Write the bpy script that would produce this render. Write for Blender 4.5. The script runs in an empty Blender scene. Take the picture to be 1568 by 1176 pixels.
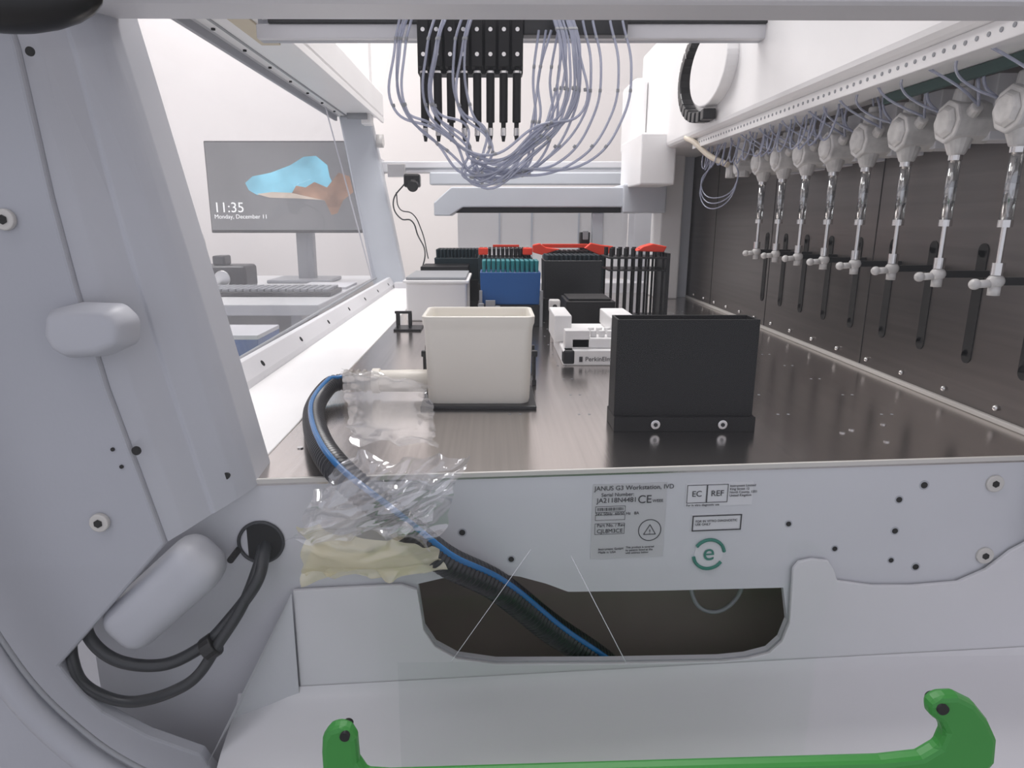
import bpy, bmesh, math, random
from mathutils import Vector, Matrix, noise
random.seed(7)
S=bpy.context.scene
try:
    S.view_settings.view_transform='Standard'
    S.view_settings.look='None'
except Exception: pass

# ---------------- materials ----------------
def mat(name,col,rough=.5,metal=0.,var=.04,scale=8.,bump=0.,bscale=60.,emit=None,estr=0,stretch=None,spec=None,coat=0):
    m=bpy.data.materials.new(name); m.use_nodes=True
    nt=m.node_tree; b=nt.nodes['Principled BSDF']
    tc=nt.nodes.new('ShaderNodeTexCoord'); mp=nt.nodes.new('ShaderNodeMapping')
    nt.links.new(tc.outputs['Object'],mp.inputs[0])
    if stretch: mp.inputs['Scale'].default_value=stretch
    n=nt.nodes.new('ShaderNodeTexNoise'); n.inputs['Scale'].default_value=scale; n.inputs['Detail'].default_value=4
    nt.links.new(mp.outputs[0],n.inputs[0])
    r=nt.nodes.new('ShaderNodeValToRGB')
    c=[max(0,min(1,x)) for x in col]
    r.color_ramp.elements[0].position=.3; r.color_ramp.elements[1].position=.7
    r.color_ramp.elements[0].color=[x*(1-var) for x in c]+[1]
    r.color_ramp.elements[1].color=[min(1,x*(1+var)) for x in c]+[1]
    nt.links.new(n.outputs[0],r.inputs[0]); nt.links.new(r.outputs[0],b.inputs['Base Color'])
    b.inputs['Roughness'].default_value=rough; b.inputs['Metallic'].default_value=metal
    if spec is not None: b.inputs['Specular IOR Level'].default_value=spec
    if coat: b.inputs['Coat Weight'].default_value=coat
    if emit:
        b.inputs['Emission Color'].default_value=list(emit)+[1]; b.inputs['Emission Strength'].default_value=estr
    if bump:
        n2=nt.nodes.new('ShaderNodeTexNoise'); n2.inputs['Scale'].default_value=bscale
        nt.links.new(mp.outputs[0],n2.inputs[0])
        bp=nt.nodes.new('ShaderNodeBump'); bp.inputs['Strength'].default_value=bump; bp.inputs['Distance'].default_value=.002
        nt.links.new(n2.outputs[0],bp.inputs['Height']); nt.links.new(bp.outputs[0],b.inputs['Normal'])
    return m
def clear(name,tint=(1,1,1),gloss=.12,rough=.05,diff=0.,dcol=(1,1,1)):
    m=bpy.data.materials.new(name); m.use_nodes=True; nt=m.node_tree
    nt.nodes.remove(nt.nodes['Principled BSDF']); out=nt.nodes['Material Output']
    t=nt.nodes.new('ShaderNodeBsdfTransparent'); t.inputs[0].default_value=list(tint)+[1]
    g=nt.nodes.new('ShaderNodeBsdfGlossy'); g.inputs['Roughness'].default_value=rough
    mx=nt.nodes.new('ShaderNodeMixShader'); mx.inputs[0].default_value=gloss
    nt.links.new(t.outputs[0],mx.inputs[1]); nt.links.new(g.outputs[0],mx.inputs[2])
    d=nt.nodes.new('ShaderNodeBsdfDiffuse'); d.inputs[0].default_value=list(dcol)+[1]
    m2=nt.nodes.new('ShaderNodeMixShader'); m2.inputs[0].default_value=diff
    nt.links.new(mx.outputs[0],m2.inputs[1]); nt.links.new(d.outputs[0],m2.inputs[2])
    nt.links.new(m2.outputs[0],out.inputs[0])
    return m

M={}
M['panel']=mat('painted_panel',(.42,.43,.47),.45,var=.03,scale=4,bump=.05,bscale=300)
M['panel2']=mat('painted_panel_light',(.60,.605,.64),.45,var=.03,scale=5)
M['flange']=mat('painted_flange',(.48,.49,.53),.42,var=.03,scale=5)
M['panel3']=mat('painted_panel_side',(.69,.685,.71),.4,var=.03,scale=5)
M['white']=mat('white_paint',(.80,.79,.79),.4,var=.02)
M['bright']=mat('bright_white_paint',(.88,.87,.87),.35,var=.02)
M['wall']=mat('wall_paint',(.82,.785,.775),.8,var=.02,scale=2)
M['floor']=mat('floor_vinyl',(.45,.44,.43),.5)
M['steel']=mat('brushed_steel_deck',(.60,.56,.535),.20,1,var=.08,scale=3,bump=.02,bscale=20,stretch=(60,1,1))
M['dsteel']=mat('dark_steel_wall',(.17,.152,.143),.32,.8,var=.1,scale=3,bump=.03,bscale=20,stretch=(1,1,40))
M['metal']=mat('bright_metal',(.72,.71,.70),.22,1)
M['edge']=mat('deck_edge_metal',(.60,.58,.55),.45,.2)
M['black']=mat('black_plastic',(.012,.012,.013),.35,var=.2)
M['blackm']=mat('black_anodised',(.008,.0072,.0076),.5,var=.0,scale=5,spec=.3)
M['dark']=mat('dark_void',(.012,.012,.012),.9)
M['slot']=mat('slot_black',(.01,.009,.008),.8)
M['brown']=mat('dark_brown_shelf',(.26,.215,.195),.45,.0,var=.12)
M['cream']=mat('cream_plastic',(.84,.80,.72),.38,var=.02)
M['creamhose']=mat('cream_hose',(.78,.70,.58),.45)
M['offw']=mat('valve_plastic',(.60,.585,.57),.3,var=.18,scale=60)
M['blue']=mat('blue_plastic',(.008,.10,.34),.35)
M['teal']=mat('teal_tips',(.02,.24,.27),.4)
M['navy']=mat('dark_rack_blue',(.012,.028,.036),.45)
M['red']=mat('red_clip',(.75,.05,.02),.45)
M['green']=mat('green_plastic',(.045,.27,.05),.4,var=.06)
M['dgreen']=mat('pcb_green',(.012,.05,.042),.5)
M['grey']=mat('grey_plastic',(.30,.31,.33),.45)
M['lgrey']=mat('light_grey_arm',(.62,.65,.70),.4,var=.02)
M['hose']=mat('ribbed_black_hose',(.015,.016,.02),.3)
M['stripe']=mat('blue_hose_stripe',(.01,.14,.38),.25)
M['cable']=mat('rubber_cable',(.035,.038,.042),.35)
M['label']=mat('label_silver',(.52,.52,.54),.4)
M['ink']=mat('label_ink',(.04,.04,.045),.7)
M['eco']=mat('eco_green',(.03,.20,.15),.6)
M['lblw']=mat('label_white',(.68,.68,.71),.5)
M['glass']=clear('window_acrylic',(.90,.91,.93),.05,.03,diff=.20,dcol=(.74,.74,.79))  # diffuse share paints a pale haze over the view outside
M['acryl']=clear('side_acrylic',(.985,.985,.99),.022,.02,diff=.004,dcol=(.8,.8,.86))
M['haze']=clear('haze_film',(.97,.97,.98),.05,.03,diff=.02,dcol=(.85,.85,.9))  # faint gloss and diffuse for the added haze pane
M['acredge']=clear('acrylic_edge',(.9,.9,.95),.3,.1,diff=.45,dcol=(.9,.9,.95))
M['syr']=clear('syringe_glass',(.72,.74,.75),.35,.05,diff=.03,dcol=(.8,.8,.8))
M['bag']=clear('bag_film',(.97,.97,.975),.30,.13,diff=.06,dcol=(.95,.95,1))
M['bag2']=clear('bag_film_yellow',(.9,.86,.70),.2,.2,diff=.5,dcol=(.88,.82,.62))
M['tube']=clear('clear_tubing',(.72,.74,.82),.2,.2,diff=.45,dcol=(.50,.53,.66))
M['elbow']=clear('clear_elbow',(.85,.84,.82),.2,.1,diff=.25,dcol=(.8,.76,.7))
M['screen']=mat('monitor_screen',(.13,.13,.135),.3,emit=(.27,.265,.27),estr=.4)
M['sky']=mat('screen_sky',(.2,.5,.6),.5,var=.5,scale=7,emit=(.12,.42,.62),estr=.5)
M['sand']=mat('screen_sand',(.6,.5,.4),.5,var=.3,scale=12,emit=(.62,.52,.44),estr=.4)
M['rock']=mat('screen_rock',(.38,.22,.14),.5,var=.6,scale=14,emit=(.30,.16,.10),estr=.3)
M['txt']=mat('screen_text',(.9,.9,.9),.5,emit=(.9,.9,.9),estr=.6)
M['desk']=mat('desk_laminate',(.66,.66,.67),.4)
M['trim']=mat('frame_foam_tan',(.62,.55,.42),.6)
M['lamp']=mat('ceiling_panel',(.9,.9,.9),.5,emit=(1,.98,.96),estr=3)

# ---------------- builders ----------------
def link(o,parent=None):
    S.collection.objects.link(o)
    if parent: o.parent=parent
    return o
def E(name,loc=(0,0,0)):
    o=bpy.data.objects.new(name,None); o.empty_display_size=.02; S.collection.objects.link(o); return o
def mesh(name,vs,fs,m,parent=None,smooth=False):
    me=bpy.data.meshes.new(name); me.from_pydata([tuple(v) for v in vs],[],fs); me.update()
    me.materials.append(m)
    if smooth:
        for p in me.polygons: p.use_smooth=True
    return link(bpy.data.objects.new(name,me),parent)
def fin(bm,name,m,parent,smooth=False,bevel=0,seg=2):
    bmesh.ops.recalc_face_normals(bm,faces=bm.faces)
    me=bpy.data.meshes.new(name); bm.to_mesh(me); bm.free(); me.materials.append(m)
    if smooth:
        for p in me.polygons: p.use_smooth=True
    o=link(bpy.data.objects.new(name,me),parent)
    if bevel:
        b=o.modifiers.new('bev','BEVEL'); b.width=bevel; b.segments=seg; b.limit_method='ANGLE'; b.angle_limit=.6
    return o
def box(name,x0,x1,y0,y1,z0,z1,m,parent=None,bevel=.001,seg=2):
    bm=bmesh.new(); addbox(bm,x0,x1,y0,y1,z0,z1)
    return fin(bm,name,m,parent,bevel=bevel,seg=seg)
def addbox(bm,x0,x1,y0,y1,z0,z1):
    vs=[bm.verts.new(p) for p in [(x0,y0,z0),(x1,y0,z0),(x1,y1,z0),(x0,y1,z0),(x0,y0,z1),(x1,y0,z1),(x1,y1,z1),(x0,y1,z1)]]
    for f in [(0,3,2,1),(4,5,6,7),(0,1,5,4),(1,2,6,5),(2,3,7,6),(3,0,4,7)]: bm.faces.new([vs[i] for i in f])
def addcyl(bm,p0,p1,r0,r1=None,n=20):
    r1=r0 if r1 is None else r1
    p0=Vector(p0);p1=Vector(p1); d=p1-p0; q=d.to_track_quat('Z','Y').to_matrix().to_4x4()
    mtx=Matrix.Translation((p0+p1)/2)@q
    bmesh.ops.create_cone(bm,cap_ends=True,segments=n,radius1=r0,radius2=r1,depth=d.length,matrix=mtx)
def addsph(bm,c,r,sc=(1,1,1)):
    bmesh.ops.create_uvsphere(bm,u_segments=20,v_segments=12,radius=r,matrix=Matrix.Translation(c)@Matrix.Diagonal((*sc,1)))
def cyl(name,p0,p1,r,m,parent=None,r1=None,n=24,bevel=0):
    bm=bmesh.new(); addcyl(bm,p0,p1,r,r1,n)
    o=fin(bm,name,m,parent,bevel=bevel)
    for p in o.data.polygons: p.use_smooth=len(p.vertices)==4
    return o
def tube(name,pts,r,m,parent=None,res=3,cyc=False):
    cu=bpy.data.curves.new(name,'CURVE'); cu.dimensions='3D'; cu.bevel_depth=r; cu.bevel_resolution=res; cu.use_fill_caps=True
    pp=[Vector(p) for p in pts]
    sp=cu.splines.new('BEZIER'); sp.bezier_points.add(len(pp)-1)
    for i,p in enumerate(pp):
        b=sp.bezier_points[i]; b.co=p; b.handle_left_type='AUTO'; b.handle_right_type='AUTO'
    sp.use_cyclic_u=cyc; sp.resolution_u=10
    cu.materials.append(m)
    return link(bpy.data.objects.new(name,cu),parent)
def poly(name,pts3,thick,m,parent=None,axis=(0,1,0),bevel=0):
    bm=bmesh.new(); a=Vector(axis)*thick
    f=[bm.verts.new(p) for p in pts3]; b=[bm.verts.new(Vector(p)+a) for p in pts3]
    bm.faces.new(f); bm.faces.new(b[::-1]); n=len(f)
    for i in range(n): bm.faces.new([f[i],b[i],b[(i+1)%n],f[(i+1)%n]])
    return fin(bm,name,m,parent,bevel=bevel)
def text(name,s,loc,size,m,parent=None,rz=0,align='LEFT'):
    cu=bpy.data.curves.new(name,'FONT'); cu.body=s; cu.size=size; cu.extrude=.0001; cu.align_x=align
    cu.materials.append(m); o=link(bpy.data.objects.new(name,cu),parent)
    o.location=loc; o.rotation_euler=(math.pi/2,0,rz); return o
def catmull(pts,n=12):
    pts=[Vector(p) for p in pts]; out=[]
    P=[2*pts[0]-pts[1]]+pts+[2*pts[-1]-pts[-2]]
    for i in range(1,len(P)-2):
        for k in range(n):
            t=k/n; a,b,c,d=P[i-1:i+3]
            out.append(.5*((2*b)+(c-a)*t+(2*a-5*b+4*c-d)*t*t+(3*b-a-3*c+d)*t**3))
    out.append(pts[-1]); return out
U=random.uniform
YF=lambda x:.574+.084*x     # near end plane of the deck (slightly skewed)
RZ=math.atan(.084)

# ---------------- room ----------------
box('floor',-3.0,2.2,-1.2,3.5,-.95,-.9,M['floor'],bevel=0)
box('wall_back',-3.0,2.2,3.4,3.5,-.9,1.9,M['wall'],bevel=0)
box('wall_left',-3.1,-3.0,-1.2,3.5,-.9,1.9,M['wall'],bevel=0)
box('wall_right',2.2,2.3,-1.2,3.5,-.9,1.9,M['wall'],bevel=0)
box('ceiling',-3.1,2.3,-1.2,3.5,1.9,1.95,M['wall'],bevel=0)
box('baseboard_back',-3.0,2.2,3.385,3.4,-.9,-.8,M['white'])
for i,(lx,ly) in enumerate([(-1.3,2.6),(.1,1.4),(-1.5,.8),(.6,2.6)]):
    o=box('ceiling_light',lx-.3,lx+.3,ly-.3,ly+.3,1.88,1.9,M['lamp'])

# ---------------- workstation body ----------------
body=E('liquid_handling_workstation')
xl,xr=-.215,.56
poly('deck_plate',[(xl,YF(xl),0),(xr,YF(xr),0),(xr,2.1,0),(xl,2.1,0)],.006,M['steel'],body,axis=(0,0,-1))
poly('deck_front_edge',[(xl,YF(xl)-.002,.0006),(xr+.1,YF(xr+.1)-.002,.0006),(xr+.1,YF(xr+.1)+.0012,.0006),(xl,YF(xl)+.0012,.0006)],.004,M['edge'],body,axis=(0,0,-1))
bm=bmesh.new()
for x in [.02,.10,.33,.45]:
    for k in range(16):
        y=.76+.09*k
        for dx in (0,.012):
            addcyl(bm,(x+dx,y,-.0005),(x+dx,y,.0003),.0016,n=10)
fin(bm,'deck_locating_holes',M['grey'],body)
bm=bmesh.new()
for x,y in [(-.19,.64),(-.18,.66),(.37,.69),(.385,.70),(.43,.72),(.40,.66)]:
    addcyl(bm,(x,y,0),(x,y,.0012),.003,n=16)
fin(bm,'deck_pins',M['metal'],body)
box('left_ledge',-.322,xl,.57,2.35,-.02,.0015,M['bright'],body)
poly('window_lower_rail',[(-.322,.585,0),(-.322,.585,.012),(-.335,.585,.034),(-.345,.585,.034),(-.39,.585,0)],1.72,M['panel3'],body,bevel=.001)
bm=bmesh.new()
for k in range(8):
    y=.75+.2*k; addcyl(bm,(-.331,y,.018),(-.3265,y,.021),.0045,n=12)
fin(bm,'window_rail_screws',M['dark'],body)
mesh('window_1',[(-.342,.6,.03),(-.382,2.26,.03),(-.475,2.26,.53),(-.475,.6,.53)],[(0,1,2,3)],M['glass'],body)
tube('window_seal',[(-.342,.6,.032),(-.382,2.25,.032)],.003,M['grey'],body)
tube('window_pane_edge',[(-.3795,2.16,.036),(-.4735,2.06,.528)],.0022,M['acredge'],body)
box('window_upper_rail',-.49,-.345,.6,2.3,.53,.60,M['bright'],body,bevel=.006)
box('rail_inner_lip',-.352,-.345,.6,2.3,.515,.53,M['bright'],body)
box('rail_outer_lip',-.49,-.482,.6,2.25,.515,.53,M['grey'],body)
box('rail_groove',-.455,-.45,.6,2.25,.528,.531,M['grey'],body,bevel=0)
box('foam_strip',-.42,-.385,1.1,1.35,.526,.53,M['trim'],body)
bm=bmesh.new()
for k in range(10):
    y=.8+.15*k; addcyl(bm,(-.468,y,.527),(-.468,y,.531),.0035,n=12)
fin(bm,'rail_screws',M['dark'],body)
poly('far_window_post',[(-.39,2.25,0),(-.285,2.25,0),(-.380,2.25,.53),(-.478,2.25,.53)],.05,M['lgrey'],body,bevel=.006)
box('far_upright',-.40,-.37,2.2,2.25,.50,.95,M['bright'],body,bevel=.003)
cyl('post_hinge',(-.44,2.2,.525),(-.38,2.2,.525),.012,M['grey'],body)
cyl('post_knob',(-.36,2.24,.455),(-.34,2.24,.455),.02,M['offw'],body)
# right steel wall with slots
box('right_side_wall',xr,xr+.012,.56,2.08,-.01,.40,M['dsteel'],body,bevel=0)
bm=bmesh.new()
for i in range(9):
    y=.702+.09*i
    addbox(bm,xr-.0012,xr,y-.008,y+.008,.062,.185)
    for z in (.062,.185): addcyl(bm,(xr-.0012,y,z),(xr,y,z),.008,n=20)
fin(bm,'syringe_drive_slots',M['slot'],body)
bm=bmesh.new()
for y in [.655,1.02,1.40,1.76]: addbox(bm,xr-.0006,xr,y,y+.0015,0,.38)
fin(bm,'wall_seams',M['slot'],body)
box('wall_foot_trim',xr-.006,xr,.60,2.05,0,.006,M['edge'],body)
bm=bmesh.new()
for k in range(16):
    y=.64+.09*k; addsph(bm,(xr-.002,y,.016),.0036)
fin(bm,'wall_foot_screws',M['metal'],body,smooth=True)
box('rear_column',.462,.520,1.93,2.05,0,.62,M['bright'],body,bevel=.004)
box('rear_column_back',.520,.556,1.97,2.05,0,.62,M['lgrey'],body,bevel=.002)
box('rear_sill',-.32,.56,2.22,2.34,-.02,.02,M['panel3'],body,bevel=.003)
box('syringe_beam',.415,.60,.50,2.05,.385,.66,M['bright'],body,bevel=.012,seg=3)
box('beam_end_cover',.355,.44,1.72,1.98,.300,.42,M['bright'],body,bevel=.004)
box('beam_end_shoulder',.375,.415,1.95,2.12,.40,.585,M['bright'],body,bevel=.012)
box('valve_mount_channel',.43,.475,.55,1.55,.366,.385,M['bright'],body,bevel=.001)
bm=bmesh.new()
for k in range(64):
    y=.57+.0152*k; addcyl(bm,(.4292,y,.3755),(.4303,y,.3755),.0022,n=8)
fin(bm,'channel_holes',M['grey'],body)
box('valve_circuit_strip',.470,.476,.56,.88,.354,.3655,M['dgreen'],body)
poly('end_header',[(-.62,.50,.362),(.9,.56,.374),(.9,.56,.62),(-.62,.50,.62)],.05,M['panel3'],body,bevel=.006)
# side pillar
B0=[(-.345,.50,.46),(-.3183,.50,.333),(-.310,.50,.235),(-.302,.50,.1715),(-.289,.50,.095),(-.2738,.50,.03),(-.260,.50,-.0307)]
I0=[(-.300,.556,.46),(-.2730,.556,.333),(-.2526,.556,.235),(-.2393,.556,.1715),(-.2234,.556,.095),(-.2105,.556,.030),(-.2036,.556,-.004)]
vs=[];fs=[]
for b,i in zip(B0,I0):
    b=Vector(b);i=Vector(i)
    vs+=[b+Vector((0,.012,0)),b,b.lerp(i,.2)+Vector((0,-.003,0)),b.lerp(i,.48)+Vector((0,-.002,0)),b.lerp(i,.53)+Vector((0,-.005,0)),b.lerp(i,.80)+Vector((0,-.007,0)),b.lerp(i,.92)+Vector((0,-.005,0)),i,i+Vector((-.003,.045,0))]
w=9
for r in range(len(B0)-1):
    for c in range(w-1):
        a=r*w+c; fs.append((a,a+1,a+w+1,a+w))
o=mesh('pillar_flange',vs,fs,M['flange'],body)
bv=o.modifiers.new('b','BEVEL'); bv.width=.0015; bv.segments=2; bv.limit_method='ANGLE'; bv.angle_limit=.12
A=[(-.75,.495,.62),(-.38,.495,.62)]+[(p[0],.495,p[2]) for p in B0]+[(-.36,.495,-.1406),(-.345,.495,-.168),(-.33,.495,-.1855),(-.295,.495,-.209),(-.2513,.495,-.228),(-.235,.495,-.26),(-.235,.495,-.45),(-.75,.495,-.45)]
poly('pillar_outer_sheet',A,.012,M['panel'],body,bevel=.002)
tube('door_rim',[(-.46,.45,.42),(-.415,.45,.05),(-.375,.45,-.10),(-.335,.45,-.17),(-.285,.45,-.215),(-.22,.45,-.245),(-.12,.45,-.27)],.010,M['panel'],body)
tube('door_rim_gasket',[(-.447,.452,.42),(-.403,.452,.05),(-.362,.452,-.10),(-.322,.452,-.162),(-.275,.452,-.203),(-.21,.452,-.232)],.002,M['grey'],body)
bm=bmesh.new(); bm2=bmesh.new()
for x,z,r in [(-.3425,.2195,.0075),(-.307,-.0105,.0075)]:
    addcyl(bm,(x,.4905,z),(x,.495,z),r,n=24); addcyl(bm2,(x,.4895,z),(x,.4906,z),r*.45,n=6)
for x,z,r in [(-.3085,.3285,.003),(-.272,.048,.0035),(-.29,.049,.0015),(-.285,.035,.0015)]:
    addcyl(bm2,(x,.4938,z),(x,.4952,z),r,n=16)
fin(bm,'side_screws',M['edge'],body,bevel=.001); fin(bm2,'side_holes',M['slot'],body)
bm=bmesh.new()
for x,z in [(-.2225,.0115),(-.2257,-.0655)]: addcyl(bm,(x,.535,z),(x,.556,z),.003,n=12)
fin(bm,'flange_holes',M['slot'],body)
def pad(name,c,hx,hz,d,ang,m,parent):
    bm=bmesh.new(); addbox(bm,-hx,hx,-d,0,-hz,hz)
    o=fin(bm,name,m,parent,smooth=True,bevel=min(hz,d)*.75,seg=6); o.location=c; o.rotation_euler=(0,ang,0); return o
# latch cover: faceted hexagonal cap
bm=bmesh.new()
hexo=[(-.0315,-.003),(-.028,.015),(-.008,.0195),(.022,.0185),(.0315,.008),(.029,-.010),(.010,-.0185),(-.018,-.0205),(-.027,-.014)]
r0=[bm.verts.new((-.2885+x,.495,.142+z)) for x,z in hexo]; r1=[bm.verts.new((-.2885+x*.98,.484,.142+z*.98)) for x,z in hexo]; r2=[bm.verts.new((-.2885+x*.80,.472,.142+z*.74)) for x,z in hexo]
for a,b in ((r0,r1),(r1,r2)):
    for k in range(9): bm.faces.new([a[k],a[(k+1)%9],b[(k+1)%9],b[k]])
bm.faces.new(r2)
o=fin(bm,'latch_cover',M['flange'],body,smooth=False,bevel=.004,seg=4)
for p in o.data.polygons: p.use_smooth=True
pad('cable_duct_cover',(-.2765,.545,-.086),.055,.024,.05,math.radians(-42),M['flange'],body)
# side plate with cutout
def pl(x,z,off=0): return (x,YF(x)+off,z)
out=[(-.36,0),(-.36,-.45),(.75,-.45),(.75,0)]
cut=[(-.069,-.107),(-.045,-.102),(-.02,-.0995),(.003,-.1),(.025,-.104),(.05,-.1125),(.071,-.122),(.15,-.125),(.282,-.128),(.2895,-.164),(.284,-.184),(.2725,-.1958),(.25,-.201),(.223,-.2023),(.11,-.198),(.003,-.192),(-.034,-.1837),(-.054,-.17),(-.064,-.1519)]
bm=bmesh.new()
ov=[bm.verts.new(pl(*p)) for p in out]; cv=[bm.verts.new(pl(*p)) for p in cut]
ed=[bm.edges.new((ov[i],ov[(i+1)%4])) for i in range(4)]+[bm.edges.new((cv[i],cv[(i+1)%len(cv)])) for i in range(len(cv))]
bmesh.ops.triangle_fill(bm,use_beauty=True,use_dissolve=False,edges=ed)
cb=[bm.verts.new(Vector(v.co)+Vector((0,.006,0))) for v in cv]
for i in range(len(cv)): bm.faces.new([cv[i],cv[(i+1)%len(cv)],cb[(i+1)%len(cv)],cb[i]])
fin(bm,'side_plate',M['panel2'],body)
sh=[(-.180,-.105),(-.13,-.1045),(-.0837,-.104),(-.069,-.11),(-.064,-.1519),(-.054,-.17),(-.034,-.1837),(.003,-.192),(.11,-.198),(.223,-.2023),(.25,-.201),(.2725,-.1958),(.284,-.184),(.2895,-.164),(.287,-.105),(.292,-.098),(.305,-.0955),(.321,-.098),(.328,-.108),(.333,-.120),(.37,-.127),(.41,-.129),(.458,-.127),(.485,-.115),(.507,-.096),(.53,-.083),(.75,-.07),(.75,-.45),(-.18,-.45)]
poly('lower_shroud',[pl(x,z,-.006) for x,z in sh],.004,M['panel3'],body,bevel=.001)
box('underdeck_shelf',-.30,.56,.68,1.4,-.265,-.255,M['brown'],body)
box('underdeck_back',-.30,.56,.665,.675,-.45,-.138,M['brown'],body)
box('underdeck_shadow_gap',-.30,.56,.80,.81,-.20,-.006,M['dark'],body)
tube('underdeck_cable',[(.21,.645,-.10),(.205,.64,-.15),(.225,.64,-.18),(.255,.645,-.17),(.262,.65,-.12)],.0022,M['grey'],body)
# lower cover lip
prof=[(.567,-.2035),(.565,-.2075),(.558,-.2125),(.545,-.218),(.52,-.2265),(.49,-.2385),(.465,-.255),(.45,-.28),(.445,-.45)]
vs=[];fs=[]
xs=[-.236,-.19,-.05,.1,.3,.5,.75]
for k,x in enumerate(xs):
    for (y,z) in prof: vs.append((x,y+.084*x*(1 if y>.5 else .5),z+(-.004 if k==0 else 0)))
w=len(prof)
for r in range(len(xs)-1):
    for c in range(w-1):
        a=r*w+c; fs.append((a,a+1,a+w+1,a+w))
mesh('lower_cover',vs,fs,M['panel3'],body,smooth=True)
mesh('cover_left_cheek',[(-.18,.549,-.105),(-.18,.549,-.21),(-.236,.53,-.222),(-.246,.49,-.237)],[(0,1,2,3)],M['panel2'],body)
box('corner_bracket',.53,.60,.585,.60,-.09,.005,M['panel3'],body,bevel=.003)
bm=bmesh.new(); bm2=bmesh.new(); bm3=bmesh.new()
for x,z,r in [(-.0278,-.057,.0028),(.017,-.0856,.0026),(-.11,-.0717,.004),(.28,-.0607,.0024),(.41,-.026,.0032),(.387,-.040,.0028),(.3875,-.0723,.0028),(.329,-.0885,.0024),(.388,-.1033,.0024),(.4145,-.1116,.003)]:
    y=YF(x); addcyl(bm,(x,y-.0008,z),(x,y+.002,z),r,n=20)
    addcyl(bm3,(x,y-.0005,z),(x,y+.002,z),r*1.5,n=20)
for x,z in [(.4807,-.0264),(.484,-.102)]:
    y=YF(x); addcyl(bm2,(x,y-.003,z),(x,y,z),.0085,n=24); addcyl(bm,(x,y-.0036,z),(x,y-.002,z),.0035,n=6)
fin(bm,'plate_holes',M['slot'],body); fin(bm2,'plate_screws',M['edge'],body,bevel=.001); fin(bm3,'plate_hole_rims',M['panel'],body)
cyl('cable_port',pl(-.2057,-.059,-.001),pl(-.2057,-.059,.02),.0185,M['dark'],body)
tube('cable_port_grommet',[pl(-.2057+.019*math.cos(a),-.059+.019*math.sin(a),-.001) for a in [k*math.pi/6 for k in range(12)]],.0016,M['cable'],body,cyc=True)

# ---------------- clear side door ----------------
ac=E('clear_access_door')
mesh('acrylic_sheet',[(-.36,.428,-.30),(.80,.428,-.30),(.80,.428,.40),(-.36,.428,.40)],[(0,1,2,3)],M['acryl'],ac)
mesh('lower_haze_pane',[(-.068,.427,-.30),(-.068,.427,-.088),(.30,.427,-.083),(.80,.427,-.078),(.80,.427,-.30)],[(0,1,2,3,4)],M['haze'],ac)  # added pane, lays a reflected haze over the lower part of the door
tube('reflection_line',[(.0537,.4275,-.005),(.0954,.4275,-.0888)],.0003,M['acredge'],ac)  # thin pale tubes stand in for diagonal reflections on the door
tube('reflection_line_b',[(.026,.4275,.0),(-.03,.4275,-.088)],.0002,M['acredge'],ac)  # second modelled reflection streak

# ---------------- labels ----------------
lab=E('rating_label_plate')
poly('plate',[pl(.091,-.0145,-.0006),pl(.160,-.0145,-.0006),pl(.160,-.0887,-.0006),pl(.091,-.0887,-.0006)],.0006,M['label'],lab)
def T(s,x,z,size,m=M['ink'],par=lab,al='LEFT'): return text('print',s,pl(x,z,-.0012),size,m,par,RZ,al)
T('JANUS G3 Workstation, IVD',.0925,-.0205,.0062)
T('Serial Number:',.099,-.0265,.005); T('JA2118N4481',.095,-.0325,.0066)
T('CE',.133,-.034,.011); T('WEEE',.147,-.0335,.004)
T('Part No. / Rev',.096,-.0565,.0045); T('CJL8M3CE',.096,-.0625,.0055); T('24V 50Hz  60/50 Hz   8A',.094,-.045,.004)
T('This product is covered\nby patents listed at the\nweb address below',.124,-.079,.0028); T('Instrument GmbH\nMade in USA',.098,-.08,.0032)
def frame(x0,x1,z0,z1,t,par,m=M['ink']):
    bm=bmesh.new()
    for a,b,c,d in [(x0,x1,z0,z0+t),(x0,x1,z1-t,z1),(x0,x0+t,z0,z1),(x1-t,x1,z0,z1)]:
        vv=[bm.verts.new(pl(p,q,-.0012)) for p,q in [(a,c),(b,c),(b,d),(a,d)]]; bm.faces.new(vv)
    fin(bm,'printed_frame',m,par)
frame(.094,.122,-.042,-.036,.0004,lab); frame(.094,.122,-.050,-.0445,.0004,lab); frame(.094,.122,-.064,-.053,.0004,lab)
bm=bmesh.new(); xx=.096
while xx<.120:
    ww=random.choice([.0004,.0007,.001]); vv=[bm.verts.new(pl(p,q,-.0012)) for p,q in [(xx,-.0405),(xx+ww,-.0405),(xx+ww,-.0375),(xx,-.0375)]]; bm.faces.new(vv); xx+=ww+.0007
fin(bm,'barcode',M['ink'],lab)
tube('warning_ring',[pl(.146+.0105*math.cos(a),-.0615+.0105*math.sin(a),-.0008) for a in [k*math.pi/6 for k in range(12)]],.0004,M['ink'],lab,cyc=True)
def seg(name,a,b,r,m,par): 
    bm=bmesh.new(); addcyl(bm,a,b,r,n=6); fin(bm,name,m,par)
tr3=[pl(.146+.0065*math.sin(a),-.0625+.0065*math.cos(a),-.0008) for a in [0,2.094,4.189]]
for k in range(3): seg('warning_triangle',tr3[k],tr3[(k+1)%3],.0004,M['ink'],lab)
text('warning_mark','!',pl(.146,-.0655,-.0012),.007,M['ink'],lab,RZ,'CENTER')
lab2=E('regulatory_sticker')
poly('backing',[pl(.178,-.0165,-.0006),pl(.242,-.0165,-.0006),pl(.242,-.0395,-.0006),pl(.178,-.0395,-.0006)],.0006,M['lblw'],lab2)
frame(.179,.198,-.036,-.018,.0006,lab2); frame(.198,.218,-.036,-.018,.0006,lab2)
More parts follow.
